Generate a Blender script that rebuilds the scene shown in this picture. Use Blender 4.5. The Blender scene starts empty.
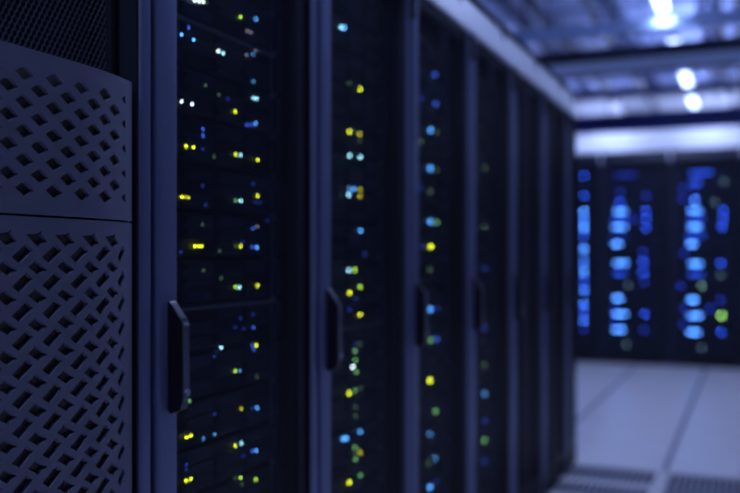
import bpy, bmesh, math, random
from mathutils import Vector, Matrix, Euler, geometry
random.seed(7)
SC = bpy.context.scene
COL = SC.collection

# ------------------------------------------------------------------ camera, world, exposure
F_PX, CXP, HOR = 881.0, 370.0, 257.0
TH = math.atan(380.0 / F_PX)
CT, ST = math.cos(TH), math.sin(TH)
EYE = 1.17
cam_d = bpy.data.cameras.new('camera')
cam = bpy.data.objects.new('camera', cam_d)
COL.objects.link(cam)
cam.location = (0, 0, EYE)
cam.rotation_euler = (math.pi / 2, 0, TH)
cam_d.sensor_width = 36
cam_d.lens = F_PX / 740 * 36
cam_d.shift_y = (HOR - 246.5) / 740
cam_d.clip_start = 0.02
cam_d.dof.use_dof = True
cam_d.dof.focus_distance = 1.25
cam_d.dof.aperture_fstop = 2.05
SC.camera = cam

world = bpy.data.worlds.new('world')
SC.world = world
world.use_nodes = True
bg = world.node_tree.nodes['Background']
bg.inputs[0].default_value = (0.10, 0.16, 0.6, 1)
bg.inputs[1].default_value = 0.05

SC.view_settings.view_transform = 'Standard'
SC.view_settings.look = 'None'
SC.view_settings.exposure = 0.0
SC.view_settings.gamma = 1.0
SC.view_settings.use_curve_mapping = False
SC.cycles.use_denoising = True
SC.cycles.transparent_max_bounces = 12
SC.cycles.sample_clamp_indirect = 3.0

LAMP = 8.0                     # radiance of the fluorescent diffusers
LAMP_UP = 85.0                 # radiance of the unseen uplight strips added to brighten the ceiling
LAMP_W = 26.0                  # watts of the area light added below each diffuser
LAMP_COL = (0.42, 0.54, 1.0)


def ray(px, py):
    """direction of a photograph pixel in the world, per unit of depth"""
    t = (px - CXP) / F_PX
    return Vector((t * CT - ST, t * ST + CT, (HOR - py) / F_PX))


def on_x(px, py, X):
    d = ray(px, py)
    return Vector((0, 0, EYE)) + d * (X / d.x)


def on_y(px, py, Y):
    d = ray(px, py)
    return Vector((0, 0, EYE)) + d * (Y / d.y)


# ------------------------------------------------------------------ materials
MATS = {}


def pmat(name, col, rough=0.5, metal=0.0, var=0.0, scale=6.0, bump=0.0, bscale=200.0, spec=0.5, coat=0.0):
    m = bpy.data.materials.new(name)
    m.use_nodes = True
    nt = m.node_tree
    b = nt.nodes['Principled BSDF']
    b.inputs['Base Color'].default_value = (*col, 1)
    b.inputs['Roughness'].default_value = rough
    b.inputs['Metallic'].default_value = metal
    b.inputs['Specular IOR Level'].default_value = spec
    b.inputs['Coat Weight'].default_value = coat
    tc = nt.nodes.new('ShaderNodeTexCoord')
    if var:
        n = nt.nodes.new('ShaderNodeTexNoise')
        n.inputs['Scale'].default_value = scale
        n.inputs['Detail'].default_value = 4
        nt.links.new(tc.outputs['Object'], n.inputs['Vector'])
        r = nt.nodes.new('ShaderNodeMapRange')
        r.inputs[3].default_value = 1 - var
        r.inputs[4].default_value = 1 + var
        nt.links.new(n.outputs[0], r.inputs[0])
        mx = nt.nodes.new('ShaderNodeVectorMath')
        mx.operation = 'SCALE'
        mx.inputs[0].default_value = col
        nt.links.new(r.outputs[0], mx.inputs['Scale'])
        nt.links.new(mx.outputs[0], b.inputs['Base Color'])
    if bump:
        n2 = nt.nodes.new('ShaderNodeTexNoise')
        n2.inputs['Scale'].default_value = bscale
        n2.inputs['Detail'].default_value = 3
        nt.links.new(tc.outputs['Object'], n2.inputs['Vector'])
        bp = nt.nodes.new('ShaderNodeBump')
        bp.inputs['Strength'].default_value = bump
        bp.inputs['Distance'].default_value = 0.002
        nt.links.new(n2.outputs[0], bp.inputs['Height'])
        nt.links.new(bp.outputs[0], b.inputs['Normal'])
    MATS[name] = m
    return m


def emat(name, col, strength):
    if name in MATS:
        return MATS[name]
    m = bpy.data.materials.new(name)
    m.use_nodes = True
    nt = m.node_tree
    nt.nodes.clear()
    e = nt.nodes.new('ShaderNodeEmission')
    e.inputs[0].default_value = (*col, 1)
    e.inputs[1].default_value = strength
    o = nt.nodes.new('ShaderNodeOutputMaterial')
    nt.links.new(e.outputs[0], o.inputs[0])
    MATS[name] = m
    return m


def perforated(name, col, pitch, rad, rough=0.5, stretch=1.0):
    """sheet metal with staggered round perforations in its local y/z plane"""
    m = pmat(name, col, rough, spec=0.3)
    nt = m.node_tree
    b = nt.nodes['Principled BSDF']
    out = nt.nodes['Material Output']

    def math_(op, a, c=None):
        n = nt.nodes.new('ShaderNodeMath')
        n.operation = op
        for i, v in enumerate((a, c)):
            if v is None:
                continue
            if isinstance(v, (int, float)):
                n.inputs[i].default_value = v
            else:
                nt.links.new(v, n.inputs[i])
        return n.outputs[0]
    tc = nt.nodes.new('ShaderNodeTexCoord')
    sep = nt.nodes.new('ShaderNodeSeparateXYZ')
    nt.links.new(tc.outputs['Object'], sep.inputs[0])
    v = math_('DIVIDE', sep.outputs['Z'], pitch * 0.866)
    row = math_('FLOOR', v)
    odd = math_('MULTIPLY', math_('MODULO', row, 2.0), 0.5)
    u = math_('ADD', math_('DIVIDE', sep.outputs['Y'], pitch), odd)
    du = math_('MULTIPLY', math_('SUBTRACT', math_('FRACT', u), 0.5), pitch)
    dv = math_('MULTIPLY', math_('SUBTRACT', math_('FRACT', v), 0.5), pitch * 0.866)
    pa = math_('SUBTRACT', math_('MULTIPLY', du, 0.866), math_('MULTIPLY', dv, 0.5))
    pb = math_('MULTIPLY', math_('ADD', math_('MULTIPLY', du, 0.5), math_('MULTIPLY', dv, 0.866)), stretch)
    d2 = math_('ADD', math_('MULTIPLY', pa, pa), math_('MULTIPLY', pb, pb))
    hole = math_('LESS_THAN', d2, rad * rad)
    tr = nt.nodes.new('ShaderNodeBsdfTransparent')
    mix = nt.nodes.new('ShaderNodeMixShader')
    nt.links.new(hole, mix.inputs[0])
    nt.links.new(b.outputs[0], mix.inputs[1])
    nt.links.new(tr.outputs[0], mix.inputs[2])
    nt.links.new(mix.outputs[0], out.inputs[0])
    return m


pmat('rack_paint', (0.20, 0.215, 0.36), 0.40, 0.38, 0.06, 5, 0.03, 400, spec=0.6)
pmat('rack_dark', (0.012, 0.013, 0.02), 0.55, 0.0, 0.1, 5, spec=0.25)
pmat('rack_inside', (0.008, 0.009, 0.014), 0.8)
pmat('header_grey', (0.80, 0.80, 0.84), 0.38, 0.2, 0.06, 4)
pmat('back_rack_paint', (0.022, 0.024, 0.045), 0.5, 0.0, 0.1, 5, spec=0.25)
pmat('bezel_grey', (0.165, 0.165, 0.225), 0.5, 0.0, 0.07, 9, 0.12, 600)
pmat('bezel_backing', (0.085, 0.08, 0.07), 0.7, 0.0, 0.25, 40)
pmat('seam_black', (0.004, 0.004, 0.006), 0.8)
pmat('handle_black', (0.006, 0.006, 0.009), 0.3, 0.0, 0.0)
pmat('handle_lit_front', (0.12, 0.125, 0.17), 0.28, 0.2, 0.05, 30)  # front face of the black handle, lamplight put into its paler colour
pmat('lock_metal', (0.45, 0.45, 0.5), 0.3, 0.8)
pmat('hinge_black', (0.006, 0.006, 0.009), 0.6)
pmat('hinge_steel', (0.75, 0.77, 0.85), 0.35, 0.0)
pmat('chassis', (0.011, 0.017, 0.042), 0.5, 0.0, 0.15, 20, spec=0.2)
pmat('tray_plastic', (0.018, 0.026, 0.065), 0.4, 0.0, 0.2, 30, spec=0.3)
pmat('rail_steel', (0.16, 0.18, 0.28), 0.45, 0.3)
perforated('door_mesh', (0.012, 0.013, 0.020), 0.0062, 0.0025)
perforated('panel_mesh', (0.075, 0.078, 0.095), 0.0105, 0.0033, 0.6, 0.62)
pmat('floor_tile', (0.52, 0.495, 0.50), 0.32, 0.0, 0.05, 3, 0.03, 60)
pmat('floor_stringer', (0.16, 0.165, 0.22), 0.5, 0.3)
pmat('floor_grille', (0.17, 0.17, 0.20), 0.45, 0.4)
pmat('floor_void', (0.02, 0.02, 0.025), 0.9)
pmat('wall_dark', (0.03, 0.034, 0.06), 0.7, 0.0, 0.05, 2)
pmat('wall_paint', (0.43, 0.43, 0.46), 0.6, 0.0, 0.03, 2)
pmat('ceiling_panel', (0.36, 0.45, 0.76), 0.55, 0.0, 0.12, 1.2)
pmat('ceiling_deck', (0.04, 0.06, 0.16), 0.7)
pmat('beam_blue', (0.014, 0.028, 0.15), 0.45, 0.0, 0.1, 4)
pmat('beam_dark', (0.012, 0.016, 0.05), 0.5, 0.0, 0.1, 4)
pmat('tray_galvanised', (0.50, 0.66, 0.95), 0.4, 0.2, 0.1, 6)
pmat('duct_silver', (0.42, 0.46, 0.62), 0.35, 0.6, 0.08, 5)
pmat('cable_blue', (0.02, 0.05, 0.3), 0.5)
pmat('fixture_white', (0.65, 0.67, 0.72), 0.4)
emat('fluorescent', LAMP_COL, LAMP)
emat('added_uplight_glow', LAMP_COL, LAMP_UP)


# ------------------------------------------------------------------ mesh helpers
class MB:
    def __init__(self):
        self.bm = bmesh.new()

    def box(self, x0, x1, y0, y1, z0, z1, bev=0.0, seg=2):
        t = bmesh.new()
        vs = [t.verts.new((x, y, z)) for x in (x0, x1) for y in (y0, y1) for z in (z0, z1)]
        for f in ((0, 1, 3, 2), (4, 6, 7, 5), (0, 4, 5, 1), (2, 3, 7, 6), (0, 2, 6, 4), (1, 5, 7, 3)):
            t.faces.new([vs[i] for i in f])
        if bev:
            bmesh.ops.bevel(t, geom=t.edges[:], offset=bev, segments=seg, profile=0.6, affect='EDGES')
        self._merge(t)
        return self

    def _merge(self, t):
        me = bpy.data.meshes.new('tmp')
        bmesh.ops.recalc_face_normals(t, faces=t.faces[:])
        t.to_mesh(me)
        t.free()
        self.bm.from_mesh(me)
        bpy.data.meshes.remove(me)

    def prism(self, pts, axis, a, b, bev=0.0):
        """polygon pts in the two other axes, swept along axis from a to b"""
        t = bmesh.new()

        def P(p, q):
            return {'x': (q, p[0], p[1]), 'y': (p[0], q, p[1]), 'z': (p[0], p[1], q)}[axis]
        A = [t.verts.new(P(p, a)) for p in pts]
        B = [t.verts.new(P(p, b)) for p in pts]
        t.faces.new(A)
        t.faces.new(B[::-1])
        n = len(pts)
        for i in range(n):
            t.faces.new((A[i], B[i], B[(i + 1) % n], A[(i + 1) % n]))
        if bev:
            bmesh.ops.recalc_face_normals(t, faces=t.faces[:])
            bmesh.ops.bevel(t, geom=t.edges[:], offset=bev, segments=2, profile=0.6, affect='EDGES')
        self._merge(t)
        return self

    def cyl(self, c, axis, r, a, b, n=14):
        pts = [(c[0] + r * math.cos(2 * math.pi * i / n), c[1] + r * math.sin(2 * math.pi * i / n)) for i in range(n)]
        return self.prism(pts, axis, a, b)

    def build(self, name, mat, parent=None, smooth=False):
        me = bpy.data.meshes.new(name)
        bmesh.ops.recalc_face_normals(self.bm, faces=self.bm.faces[:])
        self.bm.to_mesh(me)
        self.bm.free()
        me.materials.append(MATS[mat] if isinstance(mat, str) else mat)
        if smooth:
            for p in me.polygons:
                p.use_smooth = True
        o = bpy.data.objects.new(name, me)
        COL.objects.link(o)
        if parent:
            o.parent = parent
        return o


def tag(o, label=None, cat=None, group=None, kind=None):
    if label:
        o['label'] = label
    if cat:
        o['category'] = cat
    if group:
        o['group'] = group
    if kind:
        o['kind'] = kind
    return o


def empty(name, loc, rz=0.0):
    o = bpy.data.objects.new(name, None)
    o.empty_display_size = 0.05
    o.location = loc
    o.rotation_euler = (0, 0, rz)
    COL.objects.link(o)
    return o


def copy_tree(o, parent=None):
    c = o.copy()
    COL.objects.link(c)
    c.parent = parent
    for ch in [x for x in o.children]:
        copy_tree(ch, c)
    return c


def part(me, name, parent, loc=(0, 0, 0)):
    o = bpy.data.objects.new(name, me)
    o.location = loc
    o.parent = parent
    COL.objects.link(o)
    return o


# ------------------------------------------------------------------ layout numbers
ORD = ['first', 'second', 'third', 'fourth', 'fifth', 'sixth', 'seventh', 'eighth', 'ninth', 'tenth', 'eleventh',
       'twelfth', 'thirteenth', 'fourteenth', 'fifteenth', 'sixteenth', 'seventeenth', 'eighteenth', 'nineteenth', 'twentieth']
XF = -0.909                    # front plane of the rack row
S0, PITCH, WID = 1.160, 0.603, 0.595
START = [1.160, 1.771, 2.368, 2.969, 3.572, 4.175, 4.778]
NR = 6
RACK_H = 2.132
YB = 9.95                     # front plane of the racks across the room
WB, HB = 0.723, 2.325
BX = [-2.282, -1.559, -0.836, -0.113]
ROOM = (-7.0, 5.0, -4.0, 19.5, 4.65)

# ------------------------------------------------------------------ room shell
X0, X1, Y0, Y1, ZC = ROOM
fl = MB().box(X0, X1, Y0, Y1, -0.35, -0.06).build('floor', 'floor_void')
tag(fl, 'pale raised floor of large square tiles', 'floor', kind='structure')
TILE = 0.705
TX0, TY0 = -0.43 - TILE * 3, 5.06 - TILE * 6
tile_me = None
for i in range(-1, 7):
    for j in range(0, 14):
        x0, y0 = TX0 + i * TILE, TY0 + j * TILE
        if j == 5 and i in (1, 2, 3) or j == 4 and i in (2, 3):
            continue
        if tile_me is None:
            t = MB().box(0.016, TILE - 0.016, 0.002, TILE - 0.002, -0.04, 0.0, 0.002, 1).build('floor_tile', 'floor_tile', fl)
            tile_me = t.data
            t.location = (x0, y0, 0)
        else:
            part(tile_me, 'floor_tile', fl, (x0, y0, 0))
# vented tiles in front of the racks: frame with a grille of crossing bars
vent_me = {}


def vent_tile(x0, y0, bar):
    key = bar
    if key not in vent_me:
        fr = MB()
        T = TILE
        fr.box(0.004, 0.035, 0.004, T - 0.004, -0.04, 0.0)
        fr.box(T - 0.035, T - 0.004, 0.004, T - 0.004, -0.04, 0.0)
        fr.box(0.035, T - 0.035, 0.004, 0.03, -0.04, 0.0)
        fr.box(0.035, T - 0.035, T - 0.03, T - 0.004, -0.04, 0.0)
        if bar:
            fr.box(0.035, T - 0.035, 0.29, 0.36, -0.04, 0.0)
        f_o = fr.build('vented_tile', 'floor_tile', fl)
        g = MB()
        n = 19
        for k in range(1, n):
            p = 0.035 + (T - 0.07) * k / n
            g.box(p - 0.0075, p + 0.0075, 0.03, T - 0.03, -0.03, -0.003)
            p = 0.03 + (T - 0.06) * k / n
            g.box(0.035, T - 0.035, p - 0.004, p + 0.004, -0.03, -0.004)
        g_o = g.build('grille', 'floor_grille', f_o)
        vent_me[key] = (f_o.data, g_o.data)
        f_o.location = (x0, y0, 0)
        return
    a = part(vent_me[key][0], 'vented_tile', fl, (x0, y0, 0))
    part(vent_me[key][1], 'grille', a)


for (i, j, bar) in ((2, 5, True), (3, 5, False), (2, 4, True), (3, 4, False), (1, 5, True)):
    vent_tile(TX0 + i * TILE, TY0 + j * TILE, bar)
st = MB()
for i in range(-1, 8):
    x = TX0 + i * TILE
    st.box(x - 0.013, x + 0.013, TY0, TY0 + 14 * TILE, -0.05, -0.006)
st.build('stringer', 'floor_stringer', fl)
far = MB().box(X0, X1, TY0 + 14 * TILE + 0.003, Y1, -0.06, 0.0).build('far_floor', 'floor_tile', fl)
nearf = MB()
nearf.box(X0, TX0 - TILE - 0.003, Y0, TY0 + 14 * TILE, -0.06, 0.0)
nearf.box(TX0 + 7 * TILE + 0.003, X1, Y0, TY0 + 14 * TILE, -0.06, 0.0)
nearf.box(TX0 - TILE, TX0 + 7 * TILE, Y0, TY0 - 0.003, -0.06, 0.0)
nearf.build('edge_floor', 'floor_tile', fl)

for nm, b, lab in (('wall_back', (X0, X1, Y1, Y1 + 0.15), 'white end wall behind the far racks'),
                   ('wall_front', (X0, X1, Y0 - 0.15, Y0), 'dark wall behind the viewer'),
                   ('wall_left', (X0 - 0.15, X0, Y0 - 0.15, Y1 + 0.15), 'dark wall behind the rack row'),
                   ('wall_right', (X1, X1 + 0.15, Y0 - 0.15, Y1 + 0.15), 'dark wall on the aisle side')):
    w = MB().box(*b, -0.35, ZC + 0.3).build(nm, 'wall_paint' if nm == 'wall_back' else 'wall_dark')
    tag(w, lab, 'wall', kind='structure')

ce = MB().box(X0, X1, Y0, Y1, ZC, ZC + 0.2).build('ceiling', 'ceiling_deck')
tag(ce, 'blue-lit ceiling of pale panels above beams and trays', 'ceiling', kind='structure')
CP = 1.25
cp_me = None
ny = int((Y1 - Y0) / CP)
nx = int((X1 - X0) / CP)
for i in range(nx):
    for j in range(ny):
        x0, y0 = X0 + i * CP + 0.2, Y0 + j * CP + 0.15
        if cp_me is None:
            t = MB().box(0.14, CP - 0.14, 0.10, CP - 0.10, -0.05, 0.02, 0.008, 1).build('ceiling_panel', 'ceiling_panel', ce)
            t.location = (x0, y0, ZC)
            cp_me = t.data
        else:
            part(cp_me, 'ceiling_panel', ce, (x0, y0, ZC))


# ------------------------------------------------------------------ ceiling services
def rods(xs, y, z0, parent, z1=ZC - 0.04, r=0.008):
    for x in xs:
        MB().cyl((x, y), 'z', r, z0, z1, 8).build('hanger_rod', 'tray_galvanised', parent)


def ibeam(y, zb, h, w, mat, label):
    e = empty('steel_beam', (0, y, zb))
    MB().box(X0, X1, -w / 2, w / 2, 0, 0.025).build('bottom_flange', mat, e)
    MB().box(X0, X1, -w / 2, w / 2, h - 0.025, h).build('top_flange', mat, e)
    MB().box(X0, X1, -0.015, 0.015, 0.02, h - 0.02).build('web', mat, e)
    for x in (-5.5, -2.5, 0.4, 3.4):
        MB().cyl((x, 0), 'z', 0.02, h - 0.01, ZC - zb + 0.0, 8).build('hanger_rod', mat, e)
    tag(e, label, 'beam', 'steel beams across the ceiling')


ibeam(10.5, 3.46, 0.13, 0.12, 'beam_dark', 'dark steel ceiling beam hiding the middle of the second lamp')
ibeam(12.70, 3.72, 0.10, 0.10, 'beam_blue', 'thin dark blue ceiling beam just before the second farthest lamp')
ibeam(14.40, 3.70, 0.10, 0.10, 'beam_blue', 'thin dark blue ceiling beam between the two small far lamps')
ibeam(17.35, 3.56, 0.34, 0.20, 'beam_blue', 'deep navy ceiling beam just above the bright end wall')


bm_ = [o for o in COL.objects if o.name == 'steel_beam'][0]
for px in (643, 659, 702, 714):
    MB().cyl((on_y(px, 45, 10.5).x, 0), 'z', 0.02, 0.12, ZC - 3.46, 8).build('hanger_rod', 'tray_galvanised', bm_)


def ladder(y, zb, w, label, mat='tray_galvanised', cables=True):
    e = empty('cable_tray', (0, y, zb))
    for s in (-1, 1):
        MB().box(X0, X1, s * w / 2 - 0.012, s * w / 2 + 0.012, 0, 0.09).build('side_rail', mat, e)
    x = -4.5
    rung = None
    while x < 3.2:
        if rung is None:
            rung = MB().box(-0.02, 0.02, -w / 2 + 0.01, w / 2 - 0.01, 0.005, 0.03).build('rung', mat, e)
            rung.location = (x, 0, 0)
        else:
            part(rung.data, 'rung', e, (x, 0, 0))
        x += 0.35
    for xx in (-3.5, -1.9, 0.1, 1.9):
        MB().cyl((xx, -w / 2 - 0.02), 'z', 0.012, 0, ZC - zb - 0.0, 8).build('hanger_rod', mat, e)
    tag(e, label, 'cable tray', 'cable trays across the ceiling')
    if cables:
        for k in range(5):
            yy = -w / 2 + 0.04 + (w - 0.08) * k / 4
            c = MB().cyl((y + yy, zb + 0.046), 'x', 0.015, X0 + 0.1, X1 - 0.1, 8).build('cable', 'cable_blue')
            tag(c, 'blue cable laid along ' + label.split(' ceiling')[0], 'cable', 'cables in ' + label[:24])


ladder(9.40, 3.50, 0.16, 'galvanised ladder tray ceiling run beside the largest bright lamp', cables=False)
tr = empty('cable_channel', (0, 11.0, 3.50))
MB().box(X0, X1, -0.36, 0.36, 0, 0.012).build('tray_floor', 'tray_galvanised', tr)
for sgn in (-1, 1):
    MB().box(X0, X1, sgn * 0.36 - 0.006, sgn * 0.36 + 0.006, 0.012, 0.085).build('side_rail', 'tray_galvanised', tr)
for x in (-5.0, -3.2, -1.4, 0.3, 2.1, 3.9):
    for sgn in (-1, 1):
        MB().cyl((x, sgn * 0.375), 'z', 0.010, 0.0, ZC - 3.50, 8).build('hanger_rod', 'tray_galvanised', tr)
tag(tr, 'wide pale cable channel under the half-hidden second lamp', 'cable tray', 'cable trays across the ceiling')


def long_pipe(x, zc, r, mat, label, y0=6.5, y1=19.45):
    e = empty('ceiling_pipe', (x, 0, zc))
    MB().cyl((0, 0), 'y', r, y0, y1, 14).build('pipe', mat, e, False)
    y = y0 + 0.8
    while y < y1:
        MB().cyl((0, 0), 'y', r * 1.25, y - 0.03, y + 0.03, 14).build('clamp', mat, e)
        MB().cyl((0, y), 'z', 0.008, r, ZC - zc - 0.03, 6).build('hanger_rod', mat, e)
        y += 1.9
    tag(e, label, 'pipe', 'pipes running along the aisle')


long_pipe(-0.36, 4.12, 0.045, 'beam_dark', 'dark ceiling pipe right of the lamp row, nearer to it')
long_pipe(-0.12, 4.12, 0.045, 'beam_dark', 'dark ceiling pipe right of the lamp row, farther from it')
long_pipe(-2.35, 4.15, 0.06, 'beam_dark', 'dark ceiling pipe just above the rack row top, outermost')
long_pipe(-1.75, 4.15, 0.05, 'beam_dark', 'dark ceiling pipe left of the lamp row above the rack tops')


# ------------------------------------------------------------------ fluorescent fixtures
fix_root = None


def fixture(x, y, label, group, zb=3.66):
    global fix_root
    if fix_root is None:
        e = empty('ceiling_lamp', (x, y, zb))
        hb = MB()
        hb.box(-0.065, 0.065, -0.44, 0.44, 0.0, 0.045)
        hb.box(-0.065, -0.060, -0.44, 0.44, 0.045, 0.085)
        hb.box(0.060, 0.065, -0.44, 0.44, 0.045, 0.085)
        hb.box(-0.060, 0.060, -0.44, -0.435, 0.045, 0.085)
        hb.box(-0.060, 0.060, 0.435, 0.44, 0.045, 0.085)
        hb.build('housing', 'fixture_white', e)
        MB().prism([(-0.058, -0.001), (-0.045, -0.03), (0.045, -0.03), (0.058, -0.001)], 'y', -0.42, 0.42).build('diffuser', 'fluorescent', e)
        MB().box(-0.055, 0.055, -0.42, 0.42, 0.046, 0.056).build('added_uplight', 'added_uplight_glow', e)  # glowing strip added out of view to throw light on the ceiling
        ld = bpy.data.lights.new('lamp_light', 'AREA')
        ld.shape = 'RECTANGLE'
        ld.size, ld.size_y = 0.085, 0.82
        ld.energy = LAMP_W
        ld.color = LAMP_COL
        ld.spread = math.radians(146)
        lo_ = bpy.data.objects.new('lamp_light', ld)
        lo_.location = (0, 0, -0.034)
        COL.objects.link(lo_)
        lo_.parent = e
        for s in (-1, 1):
            MB().cyl((0, s * 0.43), 'z', 0.006, 0.044, ZC - zb - 0.02, 6).build('hanger_rod', 'tray_galvanised', e)
        fix_root = e
    else:
        e = copy_tree(fix_root)
        e.location = (x, y, zb)
    tag(e, label, 'lamp', group)


def added_wall_lamp(x, y, label, group, zb):  # unseen lamp, added and tilted to brighten the end wall
    fixture(x, y, label, group, zb)
    e = [o for o in COL.objects if o.get('label') == label][0]
    e.rotation_euler = (0, math.radians(-86), math.pi / 2)
    for ch in list(e.children):
        if ch.name.startswith('hanger_rod'):
            bpy.data.objects.remove(ch)
    inv = (Matrix.Translation((x, y, zb)) @ Euler((0, math.radians(-86), math.pi / 2)).to_matrix().to_4x4()).inverted()
    for d in (-0.3, 0.3):
        r = MB().cyl((x + d, y), 'z', 0.008, zb + 0.03, ZC, 6).build('hanger_rod', 'tray_galvanised', e)
        r.matrix_parent_inverse = inv


LX = -0.80
fixture(LX, 8.85, 'largest bright fluorescent ceiling lamp at the top edge of the picture', 'fluorescent lamps over the aisle')
fixture(LX, 11.05, 'fluorescent lamp half hidden by beams, second from the picture top', 'fluorescent lamps over the aisle')
fixture(LX - 0.02, 13.05, 'small bright fluorescent lamp, second farthest of the aisle row', 'fluorescent lamps over the aisle')
fixture(LX - 0.04, 15.0, 'farthest small bright fluorescent lamp before the navy beam', 'fluorescent lamps over the aisle')
for k, y in enumerate((-1.1, 0.9, 2.9, 4.9, 6.9)):
    fixture(LX, y, 'fluorescent ceiling lamp over the near aisle, above the picture, %s along' % ORD[k], 'fluorescent lamps above the picture')
for k, y in enumerate((8.9, 13.05, 17.0)):
    fixture(3.0, y, 'fluorescent ceiling lamp right of the picture, %s along' % ORD[k], 'fluorescent lamps right of the picture')
for k, y in enumerate((4.9, 8.9, 13.05, 17.0)):
    fixture(-4.6, y, 'fluorescent ceiling lamp hidden behind the rack row, %s along' % ORD[k], 'fluorescent lamps behind the racks')
for k, x in enumerate((-4.6, -2.7, -0.8, 1.1, 3.0)):
    added_wall_lamp(x, 18.45, 'unseen lamp added behind the navy beam to brighten the end wall, %s from left' % ORD[k], 'added lamps brightening the end wall', 3.93)

# ------------------------------------------------------------------ rack builder (front faces local +x, width along +y)
def make_rack(name, w, h, paint, header, hinge, handle=True, head_h=0.167, hz=1.866, mesh='door_mesh', depth=1.0):
    e = empty(name, (0, 0, 0))
    # carcass
    MB().box(-depth, -0.062, 0.0, 0.006, 0.02, h - 0.02).box(-0.062, -0.004, 0.0, 0.006, 0.02, h - head_h - 0.001).build('side_panel', 'rack_dark', e)
    MB().box(-depth, -0.02, w - 0.012, w, 0.02, h - 0.02).build('side_panel', 'rack_dark', e)
    MB().box(-depth, -depth + 0.012, 0.012, w - 0.012, 0.02, h - 0.02).build('rear_panel', 'rack_inside', e)
    MB().box(-depth, -0.026, 0.0, w, h - 0.02, h, 0.003, 1).build('roof_panel', 'rack_dark', e)
    MB().box(-depth, -0.012, 0.004, w - 0.004, 0.0, 0.085).build('plinth', 'rack_dark', e)
    MB().prism([(-0.06, h - head_h), (-0.001, h - head_h), (-0.001, h - head_h + 0.012), (-0.032, h - 0.02), (-0.06, h - 0.02)], 'y', 0.0, w + 0.002, 0.0015).build('header', header, e)
    # front posts
    MB().box(-0.06, 0.0, 0.0062, 0.037, 0.0, h - head_h, 0.010, 4).build('frame_post', paint, e)
    MB().box(-0.06, -0.004, w - 0.016, w, 0.0, h - head_h, 0.003, 1).build('frame_post', 'rack_dark', e)
    # door
    y0, y1, z0, z1 = 0.0526, w - 0.020, 0.09, h - head_h - 0.008
    ls, rs = 0.0565, 0.022
    d = MB()
    d.box(-0.026, 0.0, y0, y0 + ls, z0, z1, 0.0095, 4)
    door = d.build('door', paint, e, True)
    MB().box(-0.022, -0.001, y1 - rs, y1, z0, z1, 0.003, 1).build('door_edge', 'rack_dark', door)
    MB().box(-0.022, -0.002, y0 + ls, y1 - rs, z0, z0 + 0.05).build('door_rail', 'rack_dark', door)
    MB().box(-0.022, -0.002, y0 + ls, y1 - rs, z1 - 0.035, z1).build('door_rail', 'rack_dark', door)
    m = MB()
    a, b, c, f = y0 + ls - 0.004, y1 - rs + 0.004, z0 + 0.045, z1 - 0.03
    vs = [m.bm.verts.new(v) for v in ((-0.006, a, c), (-0.006, b, c), (-0.006, b, f), (-0.006, a, f))]
    m.bm.faces.new(vs)
    m.build('mesh_panel', mesh, door)
    for z in (hz,):
        MB().box(-0.02, 0.012, 0.030, 0.0535, z, z + 0.092, 0.003, 1).build('hinge', hinge, door)
    if handle:
        hy = 0.078
        MB().prism([(0.0, 0.909), (0.006, 0.903), (0.026, 0.912), (0.030, 0.925), (0.030, 1.058), (0.026, 1.066), (0.004, 1.094), (0.0, 1.096)],
                   'y', hy, hy + 0.021, 0.0022).build('handle', 'handle_black', door)
        MB().prism([(0.0295, 0.926), (0.0325, 0.930), (0.0325, 1.054), (0.0295, 1.060)],
                   'y', hy + 0.003, hy + 0.018, 0.001).build('handle_lit_front', 'handle_lit_front', door)
        MB().cyl((hy + 0.0105, 0.940), 'x', 0.0062, 0.028, 0.0355, 16).build('lock', 'lock_metal', door)
    # inner mounting rails
    for y in (0.055, w - 0.075):
        r = MB()
        r.box(-0.075, -0.051, y, y + 0.020, 0.1, h - 0.15)
        r.build('mounting_rail', 'rail_steel', e)
    return e


rack0 = make_rack('server_rack', WID, RACK_H, 'rack_paint', 'header_grey', 'hinge_black')
rack_labels = ['nearest tall black server rack with mesh door, beside the diamond-perforated cabinet',
               'second tall black server rack with mesh door in the receding row',
               'third tall black server rack with mesh door, left of picture centre line of row',
               'fourth tall black server rack with mesh door in the receding row',
               'fifth tall black server rack with mesh door in the receding row',
               'sixth tall black server rack with mesh door, beside the narrow end cabinet']
rack_labels[2] = 'third tall black server rack with mesh door in the receding row'
for i in range(NR):
    r = rack0 if i == 0 else copy_tree(rack0)
    r.location = (XF, START[i], 0)
    tag(r, rack_labels[i], 'server rack', 'black server racks in the receding row')
end = make_rack('cooling_cabinet', 0.315, RACK_H, 'rack_paint', 'header_grey', 'hinge_black')
end.location = (XF, START[NR], 0)
tag(end, 'narrow dark end cabinet closing the far end of the rack row', 'cabinet')

# ------------------------------------------------------------------ racks across the room
rackb = make_rack('far_rack', WB - 0.006, HB, 'back_rack_paint', 'back_rack_paint', 'hinge_steel', handle=False, head_h=0.11, hz=HB - 0.12)
far_labels = ['far blue-lit rack partly hidden behind the end of the near row',
              'far blue-lit rack in the middle of those across the floor',
              'far blue-lit rack with one green light, right side of picture',
              'far dark rack cut off by the right edge of the picture']
for i, x in enumerate(BX):
    r = rackb if i == 0 else copy_tree(rackb)
    r.location = (x + 0.003, YB, 0)
    r.rotation_euler = (0, 0, -math.pi / 2)
    tag(r, far_labels[i], 'server rack', 'dark racks across the floor')

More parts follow.
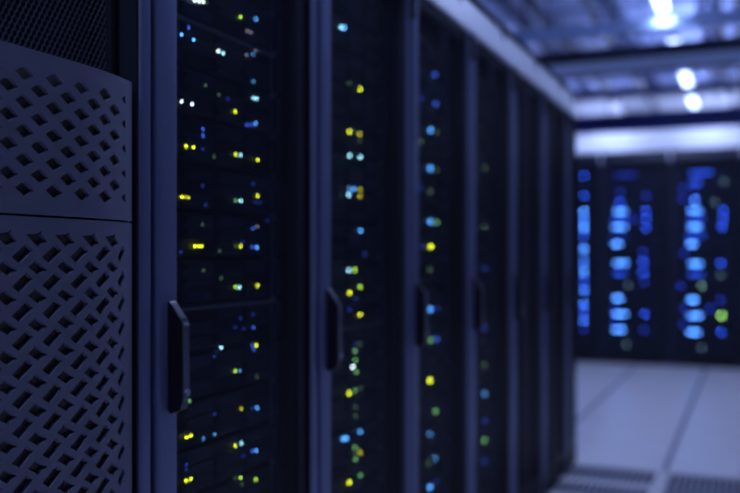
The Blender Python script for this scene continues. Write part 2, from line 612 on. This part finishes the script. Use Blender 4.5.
# ------------------------------------------------------------------ indicator lights
COLS = {   # colour, shown intensity
    'W': ((0.70, 0.90, 1.00), 1.15), 'C': ((0.33, 0.80, 1.00), 1.0), 'B': ((0.08, 0.37, 1.00), 1.0),
    'b': ((0.10, 0.40, 0.95), 0.35), 'E': ((0.05, 0.14, 0.95), 0.45), 'D': ((0.035, 0.09, 0.75), 0.13),
    'Y': ((0.80, 0.93, 0.015), 0.95), 'y': ((0.75, 0.70, 0.02), 0.40), 'G': ((0.48, 0.90, 0.05), 0.70),
    'H': ((0.22, 0.62, 0.20), 0.36), 'g': ((0.20, 0.40, 0.20), 0.11), 'w': ((0.55, 0.55, 0.70), 0.17),
}
WORD = {'W': 'white', 'C': 'cyan', 'B': 'blue', 'b': 'blue', 'E': 'blue', 'D': 'blue', 'Y': 'yellow', 'y': 'yellow',
        'G': 'green', 'H': 'green', 'g': 'green', 'w': 'white'}
OPEN = 0.58 * 0.95
led_meshes = {}


def blur_px(z):
    return 14.7 * (1 - 1.25 / z)


def led_mesh(c, rk, rad, zdepth, gain):
    key = (c, rk)
    if key in led_meshes:
        return led_meshes[key]
    d = 2 * rad * F_PX / zdepth
    cc = blur_px(zdepth)
    area = ((cc ** 2 + d ** 2)) / d ** 2
    col, inten = COLS[c]
    m = emat('led_%s_%s' % (c, rk), col, inten * area / OPEN * gain)
    b = bmesh.new()
    n = 10
    top = b.verts.new((rad * 0.55, 0, 0))
    r1 = [b.verts.new((rad * 0.4, rad * 0.6 * math.cos(2 * math.pi * k / n), rad * 0.6 * math.sin(2 * math.pi * k / n))) for k in range(n)]
    r2 = [b.verts.new((0, rad * math.cos(2 * math.pi * k / n), rad * math.sin(2 * math.pi * k / n))) for k in range(n)]
    for k in range(n):
        b.faces.new((top, r1[k], r1[(k + 1) % n]))
        b.faces.new((r1[k], r2[k], r2[(k + 1) % n], r1[(k + 1) % n]))
    b.faces.new(r2[::-1])
    bmesh.ops.recalc_face_normals(b, faces=b.faces[:])
    me = bpy.data.meshes.new('indicator_light')
    b.to_mesh(me)
    b.free()
    me.materials.append(m)
    led_meshes[key] = me
    return me


R0 = """195,.7 W;199.5,1.2 W;203.7,1.5 W;207,2.7 g;241.1,17.1 G;256.5,19.3 B;194.3,22.7 w;189.4,27.2 E;182.4,34.2 B;194.3,39.8 B;
247.8,31.2 w;251.5,32.2 w;218.9,51 W;223.8,52.9 C;247.5,55 w;256,50 w;253.5,54.5 b;253.8,81.1 b;206.2,85.6 g;219.6,94.5 g;254,98.2 C;257.4,98.5 C;
228.5,99 D;182.4,101.2 W;192.8,103.9 W;235.9,111.6 Y;247.8,124.7 E;252.2,124.7 E;256.3,123.5 B;203.7,129.2 E;203.7,135.7 E;186.9,146.4 Y;194,147.4 Y;
203.2,149 D;236.4,154.4 Y;241.4,155.2 C;258.2,159.5 Y;214.8,156.4 g;203.2,185.8 D;253.8,183.9 D;182.4,196.9 Y;186.1,196.9 y;189.4,197.5 y;236.4,200.6 H;
241.4,200.9 C;258.2,195.9 Y;256,202.1 D;260.4,202.1 D;206.2,205.1 D;195.5,246.1 Y;198.8,246.1 Y;202.1,246.1 Y;236.7,246.1 g;241.4,246.1 Y;243.4,241.7 D;
253.8,228.1 E;257.8,226.8 w;253,246.7 E;257.2,247.2 B;267.9,220.4 D;203.2,224.4 g;220.3,250.9 g;204.3,270.5 g;221.8,278 g;181.7,252 D;236.4,287.1 G;
240.4,287 C;258.2,285.5 Y;253.8,313.7 D;241.1,318.4 D;236,327.3 D;244,328.3 D;254,327.3 E;221.8,347.6 C;256.8,345 Y;253,345.4 E;254.5,349.6 E;235.9,371.1 G;
240.4,370.8 b;257.5,376.8 g;190.4,401.3 H;241.9,408.7 y;257.8,408 B;253,408.3 D;215.4,414.4 D;215,357 D;187.2,437.4 Y;191.4,435.6 Y;204,438.9 b;215.1,434.4 b;
235.9,445.7 Y;241.9,443.3 C;253,450.8 E;256.8,450.8 B;244.1,456 D;186.9,464.6 D;187,469.4 D;186.9,480.9 Y;191.6,479.2 Y;236.2,478 g;241.1,477.7 G;242.6,484.4 g;256.5,479.8 G"""
R1 = """342,27.1 C;344.8,27.6 B;349.6,83.2 g;360.7,89.2 Y;349.8,131.6 Y;353.4,131 g;360.2,134 y;360.2,140 g;350.1,155.6 C;360.7,157 C;349.6,188.4 b;354.2,189.2 B;
349.3,194.5 C;360.3,189.7 y;360.7,196 y;361,230.9 B;349.3,270.2 C;355.3,269.8 G;361,287 G;350.1,292.9 Y;355,298.4 D;349.6,309.7 D;360.7,314.6 Y;364.7,253.8 D;
355.8,344 D;360.3,343.8 g;355.5,350.8 H;355.8,360.2 H;353.4,367 W;356.6,371.9 H;349.6,393.1 Y;355.3,390.7 H;360.7,388.1 g;356.1,407 g;355.8,416 g;360.8,431.7 B;
343.5,439.2 B;347.1,438.1 B;355.2,447.5 H;355.6,452.8 g;360.5,452.5 y;356.1,459.4 H;360.8,475.5 H;349.5,482.6 Y"""
R2 = """435.6,74.6 E;436.1,103.5 E;421.8,98.2 D;431.2,130.3 B;436.9,132.2 g;421,142 g;430.7,168.4 B;436.9,170 g;430.7,191.6 g;420.7,188.4 D;430.7,221.6 B;436.9,222.4 H;
422.3,246.8 D;431.2,246.8 Y;430.4,269.7 g;430.9,309.4 B;436.9,308.1 D;431.2,340.3 H;436.9,339 E;430.4,380.5 Y;435.9,411.3 H;430.3,434 b;435.9,458 b;429.3,463.2 g;
430.3,487.2 B;436.3,482.5 D"""
R3 = """485,168 g;485,226.7 g;485,268.3 D;485,328.6 D;485,365 g;485,393.8 b;485,420.8 D;485,440.6 H;485,461 D"""
U2 = 0.0889
ZREF = 1.435


def parse(t):
    out = []
    for s in t.replace('\n', '').split(';'):
        s = s.strip()
        if not s:
            continue
        p, c = s.split()
        x, y = p.split(',')
        out.append((float(x), float(y), c))
    return out


# server prototype meshes (local: front face x = 0, width along y, base z = 0)
SW = 0.467
SH = U2 - 0.004


def proto(fn, mat, name):
    mb = MB()
    fn(mb)
    o = mb.build(name, mat)
    me = o.data
    bpy.data.objects.remove(o)
    return me


ME_CH = proto(lambda m: m.box(-0.70, 0.0, 0.0, SW, 0.0, SH, 0.002, 1), 'chassis', 'chassis')
ME_EAR = proto(lambda m: m.box(-0.002, 0.012, -0.014, 0.006, 0.004, SH - 0.004, 0.002, 1), 'tray_plastic', 'mounting_ear')


def drive(m):
    m.box(0.0, 0.004, 0.0, 0.100, 0.0, 0.0235, 0.0015, 1)
    m.box(0.004, 0.0065, 0.008, 0.030, 0.006, 0.0175)


ME_DRV = proto(drive, 'tray_plastic', 'drive_tray')
ME_LIP = proto(lambda m: m.box(0.0, 0.006, 0.004, SW - 0.004, 0.0, 0.0055, 0.001, 1), 'rail_steel', 'front_lip')


def colour_words(cs):
    seen = []
    for c in cs:
        if WORD[c] not in seen:
            seen.append(WORD[c])
    if not seen:
        return 'no bright lights'
    if len(seen) > 3:
        seen = seen[:3]
    return ' and '.join(seen) + (' lights' if len(cs) > 1 else ' light')


RACK_WORD = ['nearest mesh-door rack', 'second mesh-door rack', 'third mesh-door rack', 'fourth mesh-door rack']
LEDSPEC = [(0.0032, 1.72), (0.0040, 2.15), (0.0052, 2.76), (0.0058, 3.35)]
XS = XF - 0.052                   # server front plane
for ri, txt in enumerate((R0, R1, R2, R3)):
    ybase = START[ri] + 0.064
    lights = {}
    for px, py, c in parse(txt):
        p = on_x(px, py, XS + 0.008)
        k = math.floor((p.z - ZREF) / U2)
        lights.setdefault(k, []).append((p, c))
    # how much of the rack the picture shows
    zmid = (0.909 * ST + (ybase + 0.2) * CT)
    ztop = min(RACK_H - 0.20, EYE + HOR / F_PX * (zmid + 0.25))
    zbot = max(0.12, EYE - (493 - HOR) / F_PX * (zmid + 0.25))
    k0 = math.floor((zbot - ZREF) / U2)
    k0 = max(k0, math.ceil((0.11 - ZREF) / U2))
    k1 = math.floor((ztop - ZREF) / U2)
    while ZREF + (k1 + 1) * U2 > RACK_H - 0.185:
        k1 -= 1
    for n, k in enumerate(range(k0, k1 + 1)):
        z = ZREF + k * U2 + 0.002
        sv = empty('rack_server', (XS, ybase, z))
        part(ME_CH, 'chassis', sv)
        part(ME_EAR, 'mounting_ear', sv)
        part(ME_EAR, 'mounting_ear', sv, (0, SW + 0.008, 0))
        for a in range(4):
            for b in range(3):
                if (a * 7 + b * 3 + k * 5 + ri) % 4 == 0:
                    continue
                part(ME_DRV, 'drive_tray', sv, (0, 0.018 + a * 0.108, 0.005 + b * 0.026))
        if (ri, k) in ((0, -5), (1, -6), (0, 1), (2, -4)):
            part(ME_LIP, 'front_lip', sv, (0.004, 0, SH - 0.006))
        ls = lights.get(k, [])
        rad, zd = LEDSPEC[ri]
        for p, c in ls:
            yy = p.y - ybase
            zz = p.z - z
            part(led_mesh(c, ri, rad, zd, 1.25), 'indicator_light', sv, (0.0065, yy, zz))
        tag(sv, 'black server with %s, %s from picture bottom, %s' % (colour_words([c for _, c in ls]), ORD[n], RACK_WORD[ri]),
            'server', 'servers in the %s' % RACK_WORD[ri])

# storage enclosures in the far racks; lists of (px centre, py, half width px, class)
FA = [(584, y, 0, c) for y, c in ((175.7, 'E'), (195.8, 'E'), (211.9, 'B'), (220, 'b'), (227.7, 'B'), (236.4, 'E'), (249, 'B'), (262, 'b'),
                                  (272, 'B'), (281, 'E'), (290, 'b'), (304, 'b'), (312, 'E'), (320.5, 'b'), (329, 'D'))]
FB = [(625.5, 175, 10, 'D'), (620, 192.5, 0, 'D'), (620, 202.5, 2, 'E'), (620.5, 211.8, 5, 'S'), (620, 219.8, 7, 'E'), (619.5, 227, 6, 'S'), (619, 236, 7, 'D'),
      (617, 244, 3.5, 'S'), (646, 196, 0, 'D'), (646, 211, 0, 'E'), (646, 219, 1, 'E'), (646, 228, 0, 'E'), (634, 219.5, 3, 'D'),
      (621, 263, 6, 'S'), (620, 273, 5, 'E'), (628, 285, 0, 'g'), (618, 298.3, 3.5, 'S'), (620, 314, 6, 'S'), (618.7, 329.6, 5, 'S'), (626.5, 344, 0, 'g'),
      (643, 252, 2, 'D'), (643, 262, 2, 'E'), (643, 273, 2, 'E'), (644, 282, 1, 'D'), (645, 313.7, 0, 'E'), (644, 330, 1, 'D'), (615, 307, 0, 'D'), (615, 321, 1, 'D')]
FC = [(701, 172.8, 10, 'E'), (696, 183.5, 4, 'E'), (723.7, 183, 0, 'g'), (683, 188.5, 0, 'D'), (694, 191, 1, 'D'), (695, 200.2, 1, 'b'), (682.5, 199.2, 0, 'D'),
      (714.7, 202, 0, 'g'), (695, 210.7, 5, 'S'), (723, 210.5, 0, 'E'), (696, 218.6, 7, 'E'), (723, 218.8, 1, 'E'), (695, 226.8, 5, 'S'), (722, 227, 0, 'E'),
      (695, 235.5, 8, 'E'), (692, 244, 3, 'S'), (684, 253, 0, 'D'), (695.5, 263.9, 5, 'S'), (720.6, 263.4, 0, 'E'), (696, 274.3, 6, 'E'), (720.8, 274.8, 0, 'g'),
      (681, 285.8, 0, 'D'), (701.6, 286, 0, 'H'), (692.6, 299.9, 3.5, 'S'), (720.5, 300, 0, 'D'), (684, 308.4, 0, 'D'), (710, 308.5, 0, 'D'), (695, 315.7, 5.5, 'S'),
      (721.3, 315.7, 0, 'G'), (683.5, 323.7, 0, 'D'), (693.8, 332.2, 5, 'S'), (721, 332, 0, 'E'), (701.6, 347.8, 0, 'g')]
COLS['S'] = ((0.12, 0.38, 1.0), 1.0)
FAR = {'S': ((0.075, 0.28, 1.0), 0.62), 'B': ((0.07, 0.28, 1.0), 0.5), 'b': ((0.05, 0.2, 1.0), 0.36), 'E': ((0.02, 0.085, 0.85), 0.24), 'D': ((0.02, 0.06, 0.8), 0.085),
       'g': ((0.35, 0.6, 0.8), 0.026), 'H': ((0.3, 0.62, 0.5), 0.06), 'G': ((0.32, 0.75, 0.14), 0.26)}
WORD['S'] = 'blue'
YS = YB + 0.052
EDG = [165, 184, 206, 223, 239.5, 255, 279.5, 292, 307, 323, 338.5, 353]
far_led = {}


def far_light(hw, c):
    key = (hw, c)
    if key in far_led:
        return far_led[key]
    pm = 9.7 / F_PX
    hh = 0.010
    half = max(hw * pm, hh)
    area = (2 * half / pm + 12) * (2 * hh / pm + 12) * 0.85
    inten = FAR[c][1]
    st = inten * area / (4 * half * hh / pm / pm) / OPEN
    if hw >= 3:
        st *= 0.85
    m = emat('far_led_%s_%g' % (c, hw), FAR[c][0], st)
    o = MB().box(0.0, 0.006, -half, half, -hh, hh, 0.002, 1).build('indicator_light', m)
    far_led[key] = o.data
    bpy.data.objects.remove(o)
    return far_led[key]


SWB = WB - 0.006 - 0.13
enc_me = {}
FAR_WORD = ['partly hidden far rack', 'middle far rack', 'right far rack']
for bi, L in enumerate((FA, FB, FC)):
    x0 = BX[bi] + 0.003 + 0.066
    for k in range(len(EDG) - 1):
        px_ref = (584, 625, 700)[bi]
        zt = on_y(px_ref, EDG[k], YS).z
        zb = on_y(px_ref, EDG[k + 1], YS).z
        hh = zt - zb - 0.008
        sv = empty('storage_enclosure', (x0, YS, zb + 0.004), -math.pi / 2)
        if (bi, k) not in enc_me:
            enc_me[(bi, k)] = (proto(lambda m: m.box(-0.7, 0.0, 0.0, SWB, 0.0, hh, 0.003, 1), 'chassis', 'chassis'),
                               proto(lambda m: m.box(-0.002, 0.012, -0.014, 0.006, 0.004, hh - 0.004, 0.002, 1), 'tray_plastic', 'mounting_ear'),
                               proto(lambda m: m.box(0, 0.004, 0, SWB / 4 - 0.012, 0, hh - 0.02, 0.002, 1), 'tray_plastic', 'front_bay'))
        ch, ear, bay = enc_me[(bi, k)]
        part(ch, 'chassis', sv)
        part(ear, 'mounting_ear', sv)
        part(ear, 'mounting_ear', sv, (0, SWB + 0.008, 0))
        for a in range(4):
            part(bay, 'front_bay', sv, (0, 0.01 + a * (SWB - 0.008) / 4, 0.01))
        cs = []
        for px, py, hw, c in L:
            if EDG[k] <= py < EDG[k + 1]:
                p = on_y(px, py, YS)
                zz = min(max(p.z - sv.location.z, 0.012), hh - 0.012)
                part(far_light(hw, c), 'indicator_light', sv, (0.0045, p.x - x0, zz))
                cs.append(c)
        tag(sv, 'dark storage unit with %s, %s from top in the %s' % (colour_words(cs), ORD[k], FAR_WORD[bi]), 'storage unit',
            'storage units in the %s' % FAR_WORD[bi])

# ------------------------------------------------------------------ near cabinet with diamond-perforated bezels
CY0, CY1 = 0.560, 1.150
cab = empty('perforated_cabinet', (0, 0, 0))
tag(cab, 'grey-blue cabinet with diamond-perforated front panels at the left edge', 'cabinet')
BD, BS0, BK = 0.890, 1.0, 1.0
SMAX = 1.1485


def bx(s):
    return -BD - BK * max(0.0, s - BS0) ** 2


def s_of_arc(a):
    """walk along the bezel profile from s = .8707 by arc length a"""
    s = 0.8707
    n = 60
    for _ in range(n):
        s += (a / n) / math.sqrt(1 + (2 * BK * max(0, s - BS0)) ** 2)
    return s


def bezel(z0, z1, holes, name, parent, thick=0.0045):
    """sheet with real holes, bent along the profile, with thickness"""
    pts, edges, polys = [], [], []

    def loop(P):
        i0 = len(pts)
        pts.extend(P)
        n = len(P)
        edges.extend([(i0 + k, i0 + (k + 1) % n) for k in range(n)])
    ss = [CY0 + 0.02 * i for i in range(int((SMAX - CY0) / 0.02) + 1)]
    outer = [(s, z0) for s in ss] + [(SMAX, z0), (SMAX, z1)] + [(s, z1) for s in reversed(ss)]
    loop([Vector(p) for p in outer])
    for h in holes:
        polys.append(h)
        loop([Vector(p) for p in h])
    V, E_, Fc, _, _, _ = geometry.delaunay_2d_cdt(pts, edges, [], 0, 1e-5)

    def inside(p, poly):
        c = False
        n = len(poly)
        for i in range(n):
            (xa, ya), (xb, yb) = poly[i], poly[i - 1]
            if (ya > p[1]) != (yb > p[1]) and p[0] < (xb - xa) * (p[1] - ya) / (yb - ya) + xa:
                c = not c
        return c
    grid = {}
    for q, h in enumerate(polys):
        cx = sum(p[0] for p in h) / len(h)
        cz = sum(p[1] for p in h) / len(h)
        for a in (-1, 0, 1):
            for b in (-1, 0, 1):
                grid.setdefault((int(cx / 0.03) + a, int(cz / 0.03) + b), []).append(q)
    keep = []
    for f in Fc:
        c = ((V[f[0]].x + V[f[1]].x + V[f[2]].x) / 3, (V[f[0]].y + V[f[1]].y + V[f[2]].y) / 3)
        if any(inside(c, polys[q]) for q in grid.get((int(c[0] / 0.03), int(c[1] / 0.03)), ())):
            continue
        keep.append(tuple(f))
    cnt = {}
    for f in keep:
        for k in range(3):
            e = (f[k], f[(k + 1) % 3])
            cnt.setdefault(tuple(sorted(e)), []).append(e)
    n = len(V)
    mid = {}
    for h in polys:
        c = (sum(p[0] for p in h) / len(h), sum(p[1] for p in h) / len(h))
        for p in h:
            mid[(round(p[0], 5), round(p[1], 5))] = c

    def back(v):
        c = mid.get((round(v.x, 5), round(v.y, 5)))
        y, z = (v.x, v.y) if c is None else (v.x + (c[0] - v.x) * 0.15, v.y + (c[1] - v.y) * 0.15)
        return (bx(v.x) - thick, y, z)
    verts = [(bx(v.x), v.x, v.y) for v in V] + [back(v) for v in V]
    faces = list(keep) + [(f[0] + n, f[2] + n, f[1] + n) for f in keep]
    for k, e in cnt.items():
        if len(e) == 1:
            a, b = e[0]
            faces.append((a, a + n, b + n, b))
    me = bpy.data.meshes.new(name)
    me.from_pydata(verts, [], faces)
    b = bmesh.new()
    b.from_mesh(me)
    loose = [v for v in b.verts if not v.link_faces]
    bmesh.ops.delete(b, geom=loose, context='VERTS')
    bmesh.ops.recalc_face_normals(b, faces=b.faces[:])
    b.to_mesh(me)
    b.free()
    me.materials.append(MATS['bezel_grey'])
    o = bpy.data.objects.new(name, me)
    COL.objects.link(o)
    o.parent = parent
    return o


ZT, ZS = EYE + 0.2805, EYE + 0.0560
holes = []
for ci in range(-11, 10):
    s = s_of_arc(0.0275 * ci)
    w = 0.0170 / math.sqrt(1 + (2 * BK * max(0, s - BS0)) ** 2)
    if ci == 9:
        w *= 0.42
    a_col = ci % 2 != 0
    rows = [0.2457 - 0.0386 * j for j in range(5)] if a_col else [0.2264 - 0.0386 * j for j in range(4)]
    for u in rows:
        z = EYE + u
        h = 0.0094
        if ci == 9:
            holes.append([(s - w, z + 0.001), (s + w * 0.2, z + h * .9), (s + w, z + h * 0.75), (s + w, z - h * 0.5)])
        else:
            holes.append([(s - w, z + 0.0006), (s - w * 0.15, z + h), (s + w * 0.15, z + h * 0.96), (s + w, z - 0.0012), (s + w * 0.1, z - h), (s - w * 0.1, z - h)])
up = bezel(ZS + 0.0016, ZT, holes, 'upper_bezel', cab)
holes = []
ZL = 0.14
for ci in range(-11, 10):
    s = s_of_arc(0.0271 * ci - 0.003)
    sc = 1 / math.sqrt(1 + (2 * BK * max(0, s - BS0)) ** 2)
    if ci == 9:
        sc *= 0.62
    dia = ci % 2 == 0
    u = 0.0245 if dia else 0.0050
    first = True
    while EYE + u > ZL + 0.04:
        z = EYE + u
        if dia:
            P = [(-0.0175, 0.001), (-0.0075, 0.0065), (-0.0052, 0.0096), (0.004, 0.0042), (0.0175, -0.0036), (0.0075, -0.0062), (0.0018, -0.0102), (-0.006, -0.0058)]
            if first:
                P = [(-0.0215, 0.0064), (-0.006, 0.0072), (0.003, 0.0084), (0.0072, 0.0118), (0.0058, 0.0062), (0.0175, -0.0036), (0.0075, -0.0062), (0.0018, -0.0102), (-0.006, -0.0058)]
        else:
            P = [(0.0068, 0.0126), (0.0186, 0.0040), (-0.0056, -0.0130), (-0.0186, -0.0046)]
        holes.append([(s + p[0] * sc * 1.04, z + p[1] * 1.07) for p in P])
        u -= 0.0388
        first = False
lo = bezel(ZL, ZS - 0.0016, holes, 'lower_bezel', cab)
# backing sheets following the bezel, top cap and side return
for nm, a, b in (('upper_backing', ZS + 0.01, ZT - 0.02), ('lower_backing', ZL + 0.01, ZS - 0.01)):
    pr = [(bx(CY0 + 0.01 + (SMAX - CY0 - 0.02) * i / 30) - 0.0065, CY0 + 0.01 + (SMAX - CY0 - 0.02) * i / 30) for i in range(31)]
    pr += [(-1.0, SMAX - 0.01), (-1.0, CY0 + 0.01)]
    MB().prism(pr, 'z', a, b).build(nm, 'bezel_backing', cab)
for nm, a, b in (('upper_bezel_rim', ZT - 0.008, ZT - 0.0005), ):
    pr = [(bx(CY0 + (SMAX - CY0) * i / 30) - 0.006, CY0 + (SMAX - CY0) * i / 30) for i in range(31)]
    pr += [(-0.985, SMAX), (-0.985, CY0)]
    MB().prism(pr, 'z', a, b).build(nm, 'bezel_grey', cab)
MB().box(-0.985, bx(SMAX) - 0.004, SMAX - 0.005, SMAX - 0.0005, ZL, ZT - 0.001).build('bezel_side', 'bezel_grey', cab)
MB().box(-0.985, bx(CY0) - 0.004, CY0 + 0.0005, CY0 + 0.005, ZL, ZT - 0.001).build('bezel_side', 'bezel_grey', cab)
MB().box(-1.9, -0.99, CY0 - 0.02, CY1 - 0.002, 0.0, 2.0).build('carcass', 'rack_dark', cab)
MB().box(-0.99, -0.93, CY0, CY1 - 0.004, 0.0, ZL - 0.002).build('plinth', 'rack_dark', cab)
m = MB()
vs = [m.bm.verts.new(v) for v in ((-0.955, CY0, ZT + 0.002), (-0.955, CY1 - 0.003, ZT + 0.002), (-0.955, CY1 - 0.003, 1.98), (-0.955, CY0, 1.98))]
m.bm.faces.new(vs)
m.build('mesh_panel', 'panel_mesh', cab)
fr = MB()
fr.box(-0.989, -0.935, CY0, CY1 - 0.003, 1.98, 2.02)
fr.box(-0.989, -0.935, CY0 - 0.02, CY0, ZT, 2.02)
fr.box(-0.989, -0.945, CY1 - 0.012, CY1 - 0.0025, ZT, 2.02)
fr.build('mesh_frame', 'rack_dark', cab)
